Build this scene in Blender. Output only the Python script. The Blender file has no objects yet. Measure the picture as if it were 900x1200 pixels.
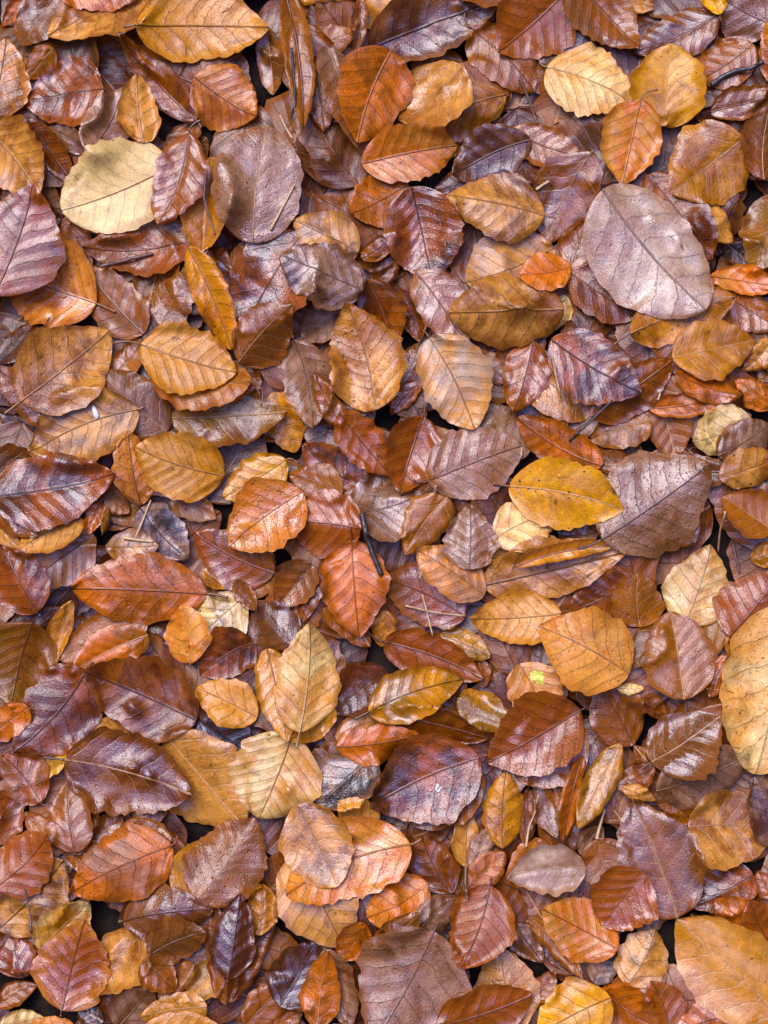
import bpy, math, random
import numpy as np

# ------------------------------------------------------------------ scene, camera
S = bpy.context.scene
COL = S.collection
PW, PH = 900.0, 1200.0            # pixel frame in which positions were measured
SPAN = 0.72                       # metres of ground seen from top to bottom
DIST, LENS, SENS = 1.35, 0.0, 36.0
LENS = SENS * DIST / SPAN
TILT = math.radians(5.0)
cam_d = bpy.data.cameras.new('camera')
cam_d.sensor_fit = 'VERTICAL'; cam_d.sensor_height = SENS; cam_d.sensor_width = 27.0
cam_d.lens = LENS; cam_d.clip_start = 0.05; cam_d.clip_end = 1000.0
cam = bpy.data.objects.new('camera', cam_d); COL.objects.link(cam)
FOC_Z = 0.02
cam.location = (0.0, -DIST * math.sin(TILT), FOC_Z + DIST * math.cos(TILT))
cam.rotation_euler = (TILT, 0, 0)
S.camera = cam
cam_d.dof.use_dof = True
cam_d.dof.focus_distance = DIST
cam_d.dof.aperture_fstop = 16
S.render.resolution_x, S.render.resolution_y = 768, 1024

def at(px, py, z):
    """point of the place at height z seen at photo pixel px, py"""
    dx = (px - PW / 2) / PH * SPAN / DIST
    dy = -(py - PH / 2) / PH * SPAN / DIST
    c, s = math.cos(TILT), math.sin(TILT)
    d = (dx, dy * c + s, dy * s - c)
    k = (z - cam.location[2]) / d[2]
    return np.array((cam.location[0] + d[0] * k, cam.location[1] + d[1] * k))

# ------------------------------------------------------------------ colours
def lin(c):
    return tuple((v / 255 / 12.92 if v <= 10 else ((v / 255 + .055) / 1.055) ** 2.4) for v in c)
PAL = {k: lin(v) for k, v in dict(
    cream=(232, 192, 112), tan=(212, 142, 52), gold=(202, 128, 6), yellow=(230, 160, 2),
    ochre=(158, 90, 4), orange=(206, 106, 2), rust=(150, 78, 4), chest=(98, 42, 6),
    crimson=(154, 73, 8), mauve=(128, 74, 28), purple=(78, 39, 20), umber=(106, 58, 14),
    lilac=(160, 114, 80), black=(40, 33, 36), brown=(142, 78, 12), salmon=(210, 128, 38),
    olive=(142, 94, 10), pink=(196, 162, 128)).items()}
PAIR = dict(cream=('tan',), tan=('ochre', 'salmon', 'brown'), gold=('ochre', 'tan'), yellow=('gold',), ochre=('rust', 'gold', 'umber'),
            orange=('rust', 'crimson', 'ochre'), rust=('mauve', 'orange', 'chest', 'ochre'), chest=('purple', 'rust', 'mauve'),
            crimson=('mauve', 'rust', 'purple'), mauve=('crimson', 'lilac', 'rust'), purple=('chest', 'mauve'), umber=('brown', 'rust', 'mauve'),
            lilac=('mauve', 'tan'), black=('black',), brown=('rust', 'tan', 'umber'), salmon=('crimson', 'tan'), olive=('ochre', 'tan'), pink=('lilac',))
# ------------------------------------------------------------------ materials
def ramp(nt, fac, a, b, smooth=True):
    m = nt.nodes.new('ShaderNodeMapRange')
    m.interpolation_type = 'SMOOTHSTEP' if smooth else 'LINEAR'
    m.inputs['From Min'].default_value = a; m.inputs['From Max'].default_value = b
    nt.links.new(fac, m.inputs['Value'])
    return m.outputs['Result']
def mth(nt, op, a, b=None, c=None):
    n = nt.nodes.new('ShaderNodeMath'); n.operation = op
    for i, v in enumerate((a, b, c)):
        if v is None: continue
        if isinstance(v, (int, float)): n.inputs[i].default_value = v
        else: nt.links.new(v, n.inputs[i])
    return n.outputs[0]
def mixc(nt, fac, a, b, mode='MIX'):
    n = nt.nodes.new('ShaderNodeMix'); n.data_type = 'RGBA'; n.blend_type = mode
    ins = [n.inputs['Factor'], n.inputs['A'], n.inputs['B']]
    ins = [n.inputs[0], n.inputs[6], n.inputs[7]]
    for i, v in zip(ins, (fac, a, b)):
        if isinstance(v, (int, float)): i.default_value = v
        elif isinstance(v, tuple): i.default_value = (*v, 1) if len(v) == 3 else v
        else: nt.links.new(v, i)
    return n.outputs[2]
def attr(nt, name):
    n = nt.nodes.new('ShaderNodeAttribute'); n.attribute_name = name
    return n
def noise(nt, vec, scale, detail=3, rough=.55, dist=0.0):
    n = nt.nodes.new('ShaderNodeTexNoise'); n.inputs['Scale'].default_value = scale
    n.inputs['Detail'].default_value = detail; n.inputs['Roughness'].default_value = rough
    n.inputs['Distortion'].default_value = dist
    nt.links.new(vec, n.inputs['Vector'])
    return n.outputs['Fac']
def voro(nt, vec, scale, feature='F1'):
    n = nt.nodes.new('ShaderNodeTexVoronoi'); n.inputs['Scale'].default_value = scale
    n.feature = feature
    nt.links.new(vec, n.inputs['Vector'])
    return n

def leaf_material():
    m = bpy.data.materials.new('wet_beech_leaf'); m.use_nodes = True
    nt = m.node_tree; nt.nodes.clear(); L = nt.links
    out = nt.nodes.new('ShaderNodeOutputMaterial')
    lc = nt.nodes.new('ShaderNodeSeparateXYZ'); L.new(attr(nt, 'vein_coord').outputs['Vector'], lc.inputs[0])
    q, y, t = lc.outputs
    par = nt.nodes.new('ShaderNodeSeparateColor'); L.new(attr(nt, 'leaf_look').outputs['Color'], par.inputs[0])
    vlight, wet, spots = par.outputs
    drops = attr(nt, 'leaf_look').outputs['Alpha']
    P = attr(nt, 'leaf_pos').outputs['Vector']          # metres on the blade, offset per leaf
    ca, cb = attr(nt, 'colour_main').outputs['Color'], attr(nt, 'colour_second').outputs['Color']
    # vein masks
    wob = noise(nt, P, 70, 2)
    qq = mth(nt, 'ADD', q, mth(nt, 'MULTIPLY', mth(nt, 'SUBTRACT', wob, .5), .55))
    d = mth(nt, 'ABSOLUTE', mth(nt, 'SUBTRACT', mth(nt, 'FRACT', qq), .5))
    ay = mth(nt, 'ABSOLUTE', y)
    side = mth(nt, 'SUBTRACT', 1.0, ramp(nt, d, .01, .042))
    halo = mth(nt, 'SUBTRACT', 1.0, ramp(nt, d, .03, .24))
    at_ = mth(nt, 'ABSOLUTE', t)
    brk = ramp(nt, noise(nt, P, 160, 2), .3, .5)
    side = mth(nt, 'MULTIPLY', mth(nt, 'MULTIPLY', side, mth(nt, 'MULTIPLY_ADD', brk, .6, .4)), mth(nt, 'SUBTRACT', 1.0, ramp(nt, at_, .75, 1.0)))
    mid = mth(nt, 'SUBTRACT', 1.0, ramp(nt, ay, .002, .011))
    vein = mth(nt, 'MAXIMUM', mth(nt, 'MULTIPLY', side, .8), mid)
    # colour
    n1 = ramp(nt, noise(nt, P, 30, 6, .68, .6), .4, .62)
    base = mixc(nt, n1, ca, cb)
    n2 = noise(nt, P, 420, 4, .7)
    n2b = noise(nt, P, 110, 4, .65)
    tone = mth(nt, 'ADD', mth(nt, 'MULTIPLY_ADD', n2, .8, .3), mth(nt, 'MULTIPLY_ADD', n2b, 1.0, -.22))
    tone = mth(nt, 'MULTIPLY', tone, mth(nt, 'MULTIPLY_ADD', ramp(nt, voro(nt, P, 640, 'DISTANCE_TO_EDGE').outputs['Distance'], 0, .12), .16, .87))
    tone = mth(nt, 'MULTIPLY', tone, mth(nt, 'SUBTRACT', 1.04, mth(nt, 'MULTIPLY', halo, .06)))
    vv = nt.nodes.new('ShaderNodeCombineXYZ')
    for i in range(3): L.new(tone, vv.inputs[i])
    base = mixc(nt, 1.0, base, vv.outputs[0], 'MULTIPLY')
    # amber rim: browned edge, with the glow of light through it painted in
    edge = mth(nt, 'MULTIPLY', ramp(nt, mth(nt, 'ADD', at_, mth(nt, 'MULTIPLY', mth(nt, 'SUBTRACT', n2b, .5), .9)), .72, 1.05), .55)
    base = mixc(nt, edge, base, mixc(nt, .55, cb, (.32, .10, .012)))
    # rot blotches and specks
    blot = mth(nt, 'MULTIPLY', ramp(nt, noise(nt, P, 55, 4, .65, .8), .6, .7), mth(nt, 'MULTIPLY', spots, .75))
    base = mixc(nt, blot, base, (.055, .032, .022))
    blot2 = mth(nt, 'MULTIPLY', ramp(nt, noise(nt, P, 38, 5, .7, 1.2), .54, .68), .55)
    base = mixc(nt, blot2, base, mixc(nt, .5, cb, (.10, .045, .035)))
    vr = voro(nt, P, 170)
    spk = mth(nt, 'MULTIPLY', mth(nt, 'SUBTRACT', 1.0, ramp(nt, vr.outputs['Distance'], .08, .2)),
              mth(nt, 'GREATER_THAN', nsep(nt, vr.outputs['Color']), mth(nt, 'SUBTRACT', .86, mth(nt, 'MULTIPLY', mth(nt, 'GREATER_THAN', spots, 1.0), .3))))
    base = mixc(nt, mth(nt, 'MULTIPLY', spk, mth(nt, 'MULTIPLY_ADD', spots, .5, .45)), base, (.02, .012, .01))
    vcol = mixc(nt, vlight, mixc(nt, .82, ca, (.025, .012, .008)), mixc(nt, .7, ca, (.70, .42, .18)))
    base = mixc(nt, mth(nt, 'MULTIPLY', vein, mth(nt, 'MULTIPLY_ADD', vlight, .3, .52)), base, vcol)
    # relief
    ter = voro(nt, P, 640, 'DISTANCE_TO_EDGE').outputs['Distance']
    wr = noise(nt, P, 380, 4, .65)
    sgn = mth(nt, 'MULTIPLY_ADD', vlight, 1.4, -.8)
    h = mth(nt, 'MULTIPLY', vein, mth(nt, 'MULTIPLY', sgn, 1.8))
    h = mth(nt, 'ADD', h, mth(nt, 'MULTIPLY', ramp(nt, ter, 0, .18), .25))
    h = mth(nt, 'ADD', h, mth(nt, 'MULTIPLY', wr, 1.4))
    h = mth(nt, 'ADD', h, mth(nt, 'MULTIPLY', d, mth(nt, 'MULTIPLY_ADD', vlight, -6.4, 2.6)))
    bmp = nt.nodes.new('ShaderNodeBump'); bmp.inputs['Strength'].default_value = .75
    bmp.inputs['Distance'].default_value = .0004; L.new(h, bmp.inputs['Height'])
    dv = voro(nt, P, 480); dv2 = voro(nt, P, 250)
    def dome(v, cut, r):
        on = mth(nt, 'GREATER_THAN', nsep(nt, v.outputs['Color']), cut)
        return mth(nt, 'MULTIPLY', on, mth(nt, 'SQRT', mth(nt, 'MAXIMUM', mth(nt, 'SUBTRACT', r * r, mth(nt, 'MULTIPLY', v.outputs['Distance'], v.outputs['Distance'])), 0.0)))
    dp = mth(nt, 'ADD', mth(nt, 'MULTIPLY', dome(dv, .55, .38), .5), mth(nt, 'MULTIPLY', dome(dv2, .8, .3), 1.1))
    dp = mth(nt, 'MULTIPLY', dp, drops)
    bmp2 = nt.nodes.new('ShaderNodeBump'); bmp2.inputs['Strength'].default_value = 1.0
    bmp2.inputs['Distance'].default_value = .0028; L.new(dp, bmp2.inputs['Height'])
    L.new(bmp.outputs[0], bmp2.inputs['Normal'])
    bmp3 = nt.nodes.new('ShaderNodeBump'); bmp3.inputs['Strength'].default_value = .35
    bmp3.inputs['Distance'].default_value = .0005
    L.new(mth(nt, 'ADD', h, mth(nt, 'MULTIPLY', dp, 11.0)), bmp3.inputs['Height'])
    pr = nt.nodes.new('ShaderNodeBsdfPrincipled')
    L.new(base, pr.inputs['Base Color'])
    rg = mth(nt, 'SUBTRACT', .46, mth(nt, 'MULTIPLY', wet, .2))
    rg = mth(nt, 'ADD', rg, mth(nt, 'MULTIPLY', mth(nt, 'SUBTRACT', n2b, .5), .5))
    L.new(mth(nt, 'MAXIMUM', rg, .16), pr.inputs['Roughness'])
    pr.inputs['IOR'].default_value = 1.42
    film = ramp(nt, noise(nt, P, 45, 3, .6, .6), .3, .62)
    L.new(mth(nt, 'MULTIPLY', mth(nt, 'MULTIPLY', wet, 1.1), mth(nt, 'MULTIPLY_ADD', film, .6, .4)), pr.inputs['Coat Weight'])
    L.new(mth(nt, 'MULTIPLY_ADD', n2, .36, .0), pr.inputs['Coat Roughness'])
    pr.inputs['Coat IOR'].default_value = 1.6
    L.new(bmp2.outputs[0], pr.inputs['Normal']); L.new(bmp3.outputs[0], pr.inputs['Coat Normal'])
    tr = nt.nodes.new('ShaderNodeBsdfTranslucent')
    L.new(mixc(nt, .35, base, (.5, .2, .02)), tr.inputs['Color'])
    mx = nt.nodes.new('ShaderNodeMixShader'); mx.inputs[0].default_value = .16
    L.new(pr.outputs[0], mx.inputs[1]); L.new(tr.outputs[0], mx.inputs[2])
    L.new(mx.outputs[0], out.inputs['Surface'])
    return m
def nsep(nt, col):
    n = nt.nodes.new('ShaderNodeSeparateColor'); nt.links.new(col, n.inputs[0])
    return n.outputs[0]

def plain(name, ca, cb, scale, rough, bump=.0006, wet=.4):
    m = bpy.data.materials.new(name); m.use_nodes = True
    nt = m.node_tree; L = nt.links
    pr = nt.nodes['Principled BSDF']
    tc = nt.nodes.new('ShaderNodeTexCoord')
    n = noise(nt, tc.outputs['Object'], scale, 5, .65)
    L.new(mixc(nt, ramp(nt, n, .35, .65), ca, cb), pr.inputs['Base Color'])
    pr.inputs['Roughness'].default_value = rough
    if rough > .7: pr.inputs['Specular IOR Level'].default_value = .05
    pr.inputs['Coat Weight'].default_value = wet; pr.inputs['Coat Roughness'].default_value = .2
    b = nt.nodes.new('ShaderNodeBump'); b.inputs['Strength'].default_value = .8; b.inputs['Distance'].default_value = bump
    L.new(n, b.inputs['Height']); L.new(b.outputs[0], pr.inputs['Normal'])
    return m
def rib_material():
    m = bpy.data.materials.new('leaf_rib'); m.use_nodes = True
    nt = m.node_tree; L = nt.links
    pr = nt.nodes['Principled BSDF']
    tc = nt.nodes.new('ShaderNodeTexCoord')
    n = noise(nt, tc.outputs['Object'], 300, 4, .65)
    c = attr(nt, 'colour_main').outputs['Color']
    L.new(mixc(nt, ramp(nt, n, .4, .7), c, mixc(nt, .6, c, (.02, .012, .008))), pr.inputs['Base Color'])
    pr.inputs['Roughness'].default_value = .4
    pr.inputs['Coat Weight'].default_value = .4; pr.inputs['Coat Roughness'].default_value = .15
    return m
M_LEAF = leaf_material()
M_RIB = rib_material()
def soil_material():
    """dark earth with trodden, half rotted scraps of leaf"""
    m = plain('wet_soil', (.008, .005, .004), (.022, .014, .009), 60, .85, .004, .0)
    nt = m.node_tree; pr = nt.nodes['Principled BSDF']; L = nt.links
    tc = nt.nodes.new('ShaderNodeTexCoord')
    v = voro(nt, tc.outputs['Object'], 21)
    hv = nsep(nt, v.outputs['Color'])
    scrap = mixc(nt, hv, (.05, .02, .008), (.16, .075, .022))
    old = pr.inputs['Base Color'].links[0].from_socket
    far = nt.nodes.new('ShaderNodeVectorMath'); far.operation = 'LENGTH'
    L.new(tc.outputs['Object'], far.inputs[0])
    k = mth(nt, 'MULTIPLY', mth(nt, 'GREATER_THAN', hv, .25), ramp(nt, far.outputs['Value'], .55, .95))
    L.new(mixc(nt, k, old, scrap), pr.inputs['Base Color'])
    return m
M_SOIL = soil_material()
M_TWIG = plain('dark_twig_bark', (.012, .009, .008), (.045, .03, .024), 260, .5, .0008, .5)
M_STALK = plain('brown_stalk', (.09, .03, .015), (.16, .07, .03), 200, .45)
M_NEEDLE = plain('dry_needle', (.55, .36, .16), (.40, .22, .09), 200, .5)
M_PALE = plain('pale_speck', (.75, .72, .66), (.55, .5, .42), 500, .5, .0003, .3)

# ------------------------------------------------------------------ height of the pile
CELL = 0.00125
X0, X1, Y0, Y1 = -.86, .86, -1.0, 1.0
NX, NY = int((X1 - X0) / CELL), int((Y1 - Y0) / CELL)
H = np.zeros((NY, NX))
def cells(x, y):
    return (np.clip(((y - Y0) / CELL).astype(int), 0, NY - 1), np.clip(((x - X0) / CELL).astype(int), 0, NX - 1))
def height(x, y):
    return H[cells(x, y)]
def up(a, k):
    """bilinear refinement of a vertex grid"""
    n, m = a.shape
    i = np.linspace(0, n - 1, (n - 1) * k + 1); j = np.linspace(0, m - 1, (m - 1) * k + 1)
    i0 = np.minimum(i.astype(int), n - 2); j0 = np.minimum(j.astype(int), m - 2)
    fi = (i - i0)[:, None]; fj = (j - j0)[None, :]
    return ((a[i0][:, j0] * (1 - fi) + a[i0 + 1][:, j0] * fi) * (1 - fj)
            + (a[i0][:, j0 + 1] * (1 - fi) + a[i0 + 1][:, j0 + 1] * fi) * fj)
def stamp(x, y, z, k):
    ci = cells(up(x, k), up(y, k))
    np.maximum.at(H, ci, up(z, k))
def blur(d):
    p = np.pad(d, 1, mode='edge')
    return (p[:-2, 1:-1] + p[2:, 1:-1] + p[1:-1, :-2] + p[1:-1, 2:] + 2 * p[1:-1, 1:-1]) / 6

class Leaf: pass
def make_leaf(R, B, T, w, ca, cb, roll=0., fold=0., ns=43, nt=25, up_k=3, bend=None, calm=1.0, lift=0.0, lean=.8, smooth=False):
    """A blade from stalk end B to tip T laid on the pile: local grids of x, y, z and look."""
    L = float(np.hypot(*(T - B))); e1 = (T - B) / L; e2 = np.array((-e1[1], e1[0]))
    W = w * L
    u = np.linspace(0, 1, ns); s = .004 + .996 * (.5 - .5 * np.cos(np.pi * (.75 * u + .25 * (.5 - .5 * np.cos(np.pi * u)))))
    s = .004 + .992 * (.35 * u + .65 * (.5 - .5 * np.cos(np.pi * u)))
    t = np.linspace(-1, 1, nt); t = np.sign(t) * np.abs(t) ** .92
    a, b = R.uniform(.5, .66), R.uniform(.7, .96)
    if smooth: a, b = .5, .6
    f = s ** a * (1 - s) ** b; f /= (a / (a + b)) ** a * (b / (a + b)) ** b
    tipw = R.uniform(0, .035)
    NV = R.choice((5.5, 6, 6.5, 7, 7.5)) * min(1.1, max(.62, L / .062))
    side = []
    slope = R.uniform(.62, .85)
    for sg in (-1, 1):
        k1, p1, k2, p2 = R.uniform(1, 2.2), R.uniform(0, 6.3), R.uniform(3, 5), R.uniform(0, 6.3)
        hw = .5 * W * f * (1 + (.02 if smooth else .05) * np.sin(6.28 * k1 * s + p1) + (.012 if smooth else .03) * np.sin(6.28 * k2 * s + p2)) * R.uniform(.9, 1.1)
        qm = (s - slope * hw / L) * NV + .25 * sg
        hw = hw * (1 + R.uniform(.02, .052) * (.7 if smooth else 1) * np.cos(6.283 * qm)) + (.0045 if smooth else .0055) * L * np.sin(6.283 * NV * 2.3 * s) * f * .6
        side.append(np.maximum(hw, 0))
    bend = R.uniform(-.06, .06) if bend is None else bend
    S_, T_ = np.meshgrid(s, t, indexing='ij')
    Y = np.where(T_ < 0, T_ * side[0][:, None], T_ * side[1][:, None])
    cen = bend * L * 4 * S_ * (1 - S_)
    sweep = R.uniform(0, .05) * L * np.abs(T_) ** 2 * f[:, None]      # margins trail towards the tip
    XL = S_ * L + sweep * .5; YL = cen + Y
    q = (S_ - slope * np.abs(Y) / L + .18 * (np.abs(Y) / L) ** 2) * NV + .25 * np.clip(T_ * 6, -1, 1)
    # own relief: fold on the midrib, cupping, waves along the margin, ribs between veins
    av = np.abs(T_)
    z = fold * np.abs(Y) + roll * Y
    for sg in (-1, 1):                                                # either half may droop or stand up
        z += R.choice((0, .12, .3, -.15, -.35, -.5, .5)) * calm * .7 * np.clip(Y * sg, 0, None)
    z += R.uniform(-.2, .3) * calm * (Y ** 2) / max(W, 1e-4) * 2
    z += R.uniform(-.16, .22) * calm * L * (S_ - .5) ** 2 * 2
    z += R.uniform(-.14, .14) * calm * (S_ - .5) * Y * 2
    for sg in (-1, 1):
        k, p, am = R.uniform(1.2, 3.2), R.uniform(0, 6.3), R.uniform(.006, .032) * L * calm
        z += np.where(T_ * sg > 0, am * av ** 2.2 * np.sin(6.28 * k * S_ + p), 0)
    z += R.choice((-.003, -.0015, .0012, .0022, .0035)) * np.clip((av - .72) / .28, 0, 1) ** 1.5 * f[:, None]
    tipc = R.choice((0, 0, 0, .06, .1, -.06)) * calm
    z += tipc * L * np.clip((S_ - .7) / .3, 0, 1) ** 2
    for _ in range(3):
        kx, ky, ph = R.uniform(20, 110), R.uniform(-110, 110), R.uniform(0, 6.3)
        z += .00028 * calm * np.sin(kx * XL + ky * YL + ph)
    amp = R.uniform(.0003, .0010) * L / .07
    z += amp * (1.3 * np.abs(np.mod(q, 1) - .5) * 2 * -1 + .3 * np.cos(6.283 * q)) * np.clip(av * 3, 0, 1) * (1 - .3 * av)
    z -= .0007 * np.exp(-(Y / (.035 * L)) ** 2)                       # the midrib lies in a groove
    WX = B[0] + XL * e1[0] + YL * e2[0]; WY = B[1] + XL * e1[1] + YL * e2[1]
    # rest it on whatever lies below
    P = height(WX, WY)
    A = np.stack((np.ones(P.size), (XL - L / 2).ravel(), YL.ravel()), 1)
    co = np.linalg.lstsq(A, P.ravel(), rcond=None)[0]
    sx, sy = np.clip(co[1], -.5, .5) * lean, np.clip(co[2], -.5, .5) * lean
    z = z + sx * (XL - L / 2) + sy * YL
    wgt = P - z
    z = z + np.percentile(wgt[2:-2], 84) + .0008 + lift
    gap = z - P
    z -= .25 * np.minimum(np.clip(gap - .002, 0, None), .012) * np.clip(av, .2, 1)      # margins sag
    d = np.clip(P + .0009 - z, 0, None); need = d.copy()
    for _ in range(14): d = np.maximum(need, blur(d))
    z = z + d
    z = np.maximum(np.maximum(z, P + .0007), blur(z) * .5 + z * .5)
    stamp(WX, WY, z, up_k)
    o = Leaf(); o.x, o.y, o.z, o.q, o.Y, o.T, o.S = WX, WY, z, q, Y, T_, S_
    o.L, o.XL, o.YL, o.cen, o.B, o.e1, o.e2 = L, XL, YL, cen, B, e1, e2
    return o

def mesh_from_grid(name, grids, mat, origin=(0, 0, 0)):
    """grids: list of (leaf, ca, cb, look, seed) -> ONE mesh"""
    co, faces, qv, ps, c1, c2, lk = [], [], [], [], [], [], []
    off = 0
    for g, ca, cb, look, seed in grids:
        n, m = g.x.shape
        co.append(np.stack((g.x - origin[0], g.y - origin[1], g.z - origin[2]), -1).reshape(-1, 3))
        ii, jj = np.meshgrid(np.arange(n - 1), np.arange(m - 1), indexing='ij')
        v = (ii * m + jj).ravel() + off
        faces.append(np.stack((v, v + 1 * m, v + m + 1, v + 1), 1)[:, ::-1])
        qv.append(np.stack((g.q + 20, g.Y / g.L, g.T), -1).reshape(-1, 3))
        sx, sy = (seed * 7.13) % 50, (seed * 3.77) % 50
        ps.append(np.stack((g.XL + sx, g.YL + sy, np.full_like(g.x, (seed * .611) % 9)), -1).reshape(-1, 3))
        c1.append(np.tile((*ca, 1.), (n * m, 1))); c2.append(np.tile((*cb, 1.), (n * m, 1)))
        lk.append(np.tile(look, (n * m, 1)))
        off += n * m
    co = np.concatenate(co); faces = np.concatenate(faces)
    me = bpy.data.meshes.new(name)
    me.vertices.add(len(co)); me.vertices.foreach_set('co', co.ravel().astype('f'))
    me.loops.add(faces.size); me.loops.foreach_set('vertex_index', faces.ravel().astype('i'))
    me.polygons.add(len(faces)); me.polygons.foreach_set('loop_start', np.arange(0, faces.size, 4, dtype='i'))
    me.polygons.foreach_set('loop_total', np.full(len(faces), 4, dtype='i'))
    me.polygons.foreach_set('use_smooth', np.ones(len(faces), dtype=bool))
    me.update(); me.validate()
    for nm, ty, data, key in (('vein_coord', 'FLOAT_VECTOR', qv, 'vector'), ('leaf_pos', 'FLOAT_VECTOR', ps, 'vector'),
                              ('colour_main', 'FLOAT_COLOR', c1, 'color'), ('colour_second', 'FLOAT_COLOR', c2, 'color'),
                              ('leaf_look', 'FLOAT_COLOR', lk, 'color')):
        at_ = me.attributes.new(nm, ty, 'POINT')
        at_.data.foreach_set(key, np.concatenate(data).ravel().astype('f'))
    me.materials.append(mat)
    return me

def tube_mesh(name, pts, rad, mat, colour=None, sides=7, squash=1.0):
    pts = np.asarray(pts, float); n = len(pts)
    tg = np.gradient(pts, axis=0); tg /= np.linalg.norm(tg, axis=1)[:, None] + 1e-12
    upv = np.array((0, 0, 1.0)); sd = np.cross(tg, upv); sd /= np.linalg.norm(sd, axis=1)[:, None] + 1e-12
    nm = np.cross(sd, tg)
    an = np.linspace(0, 2 * np.pi, sides, endpoint=False)
    v = [p + r * (np.cos(a) * sdd + squash * np.sin(a) * nn) for p, r, sdd, nn in zip(pts, rad, sd, nm) for a in an]
    f = []
    for i in range(n - 1):
        for j in range(sides):
            k = (j + 1) % sides
            f.append((i * sides + j, i * sides + k, (i + 1) * sides + k, (i + 1) * sides + j))
    f.append(tuple(range(sides))[::-1]); f.append(tuple((n - 1) * sides + j for j in range(sides)))
    me = bpy.data.meshes.new(name); me.from_pydata([tuple(x) for x in v], [], f)
    me.polygons.foreach_set('use_smooth', [True] * len(f))
    if colour is not None:
        a = me.attributes.new('colour_main', 'FLOAT_COLOR', 'POINT')
        a.data.foreach_set('color', np.tile((*colour, 1.), (len(v), 1)).ravel().astype('f'))
    me.materials.append(mat); me.update()
    return me
def link(name, data, parent=None):
    o = bpy.data.objects.new(name, data); COL.objects.link(o)
    if parent is not None: o.parent = parent
    return o

# ------------------------------------------------------------------ ground and the litter below
gm = bpy.data.meshes.new('ground')
gm.from_pydata([(-300, -300, -.004), (300, -300, -.004), (300, 300, -.004), (-300, 300, -.004)], [], [(0, 1, 2, 3)])
gm.materials.append(M_SOIL)
g = link('ground', gm); g['kind'] = 'structure'
R = random.Random(11)
litter = []
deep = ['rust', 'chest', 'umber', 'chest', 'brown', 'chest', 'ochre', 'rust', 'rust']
every = ['rust', 'chest', 'umber', 'purple', 'brown', 'crimson', 'ochre', 'mauve', 'tan', 'tan', 'lilac', 'orange', 'gold', 'salmon']
FX, FY = .30, .385
def litter_leaf(x, y, names, ns, nt, k):
    a = R.uniform(0, 6.283); l = R.uniform(.05, .08)
    dx, dy = math.cos(a) * l / 2, math.sin(a) * l / 2
    ca, cb = PAL[R.choice(names)], PAL[R.choice(names)]
    v = R.uniform(.5, .9) if ns > 20 else R.uniform(.6, 1.05)  # darker colour under the upper leaves paints shade into the gaps
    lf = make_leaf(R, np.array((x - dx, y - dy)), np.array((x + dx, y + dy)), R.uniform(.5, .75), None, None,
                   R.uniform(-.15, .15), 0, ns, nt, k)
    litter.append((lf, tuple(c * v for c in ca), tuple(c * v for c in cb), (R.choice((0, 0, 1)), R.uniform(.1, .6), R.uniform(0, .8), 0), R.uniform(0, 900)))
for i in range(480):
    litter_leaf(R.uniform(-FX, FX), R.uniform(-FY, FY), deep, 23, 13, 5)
n = 0
while n < 2400:
    x, y = R.uniform(X0 + .03, X1 - .03), R.uniform(Y0 + .03, Y1 - .03)
    if abs(x) < FX and abs(y) < FY: continue
    litter_leaf(x, y, every, 15, 9, 6); n += 1
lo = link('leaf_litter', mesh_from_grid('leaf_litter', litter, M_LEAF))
lo['kind'] = 'stuff'; lo['label'] = 'wet fallen leaves, darkened to shade the gaps underneath the upper leaves'; lo['category'] = 'leaf litter'

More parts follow.
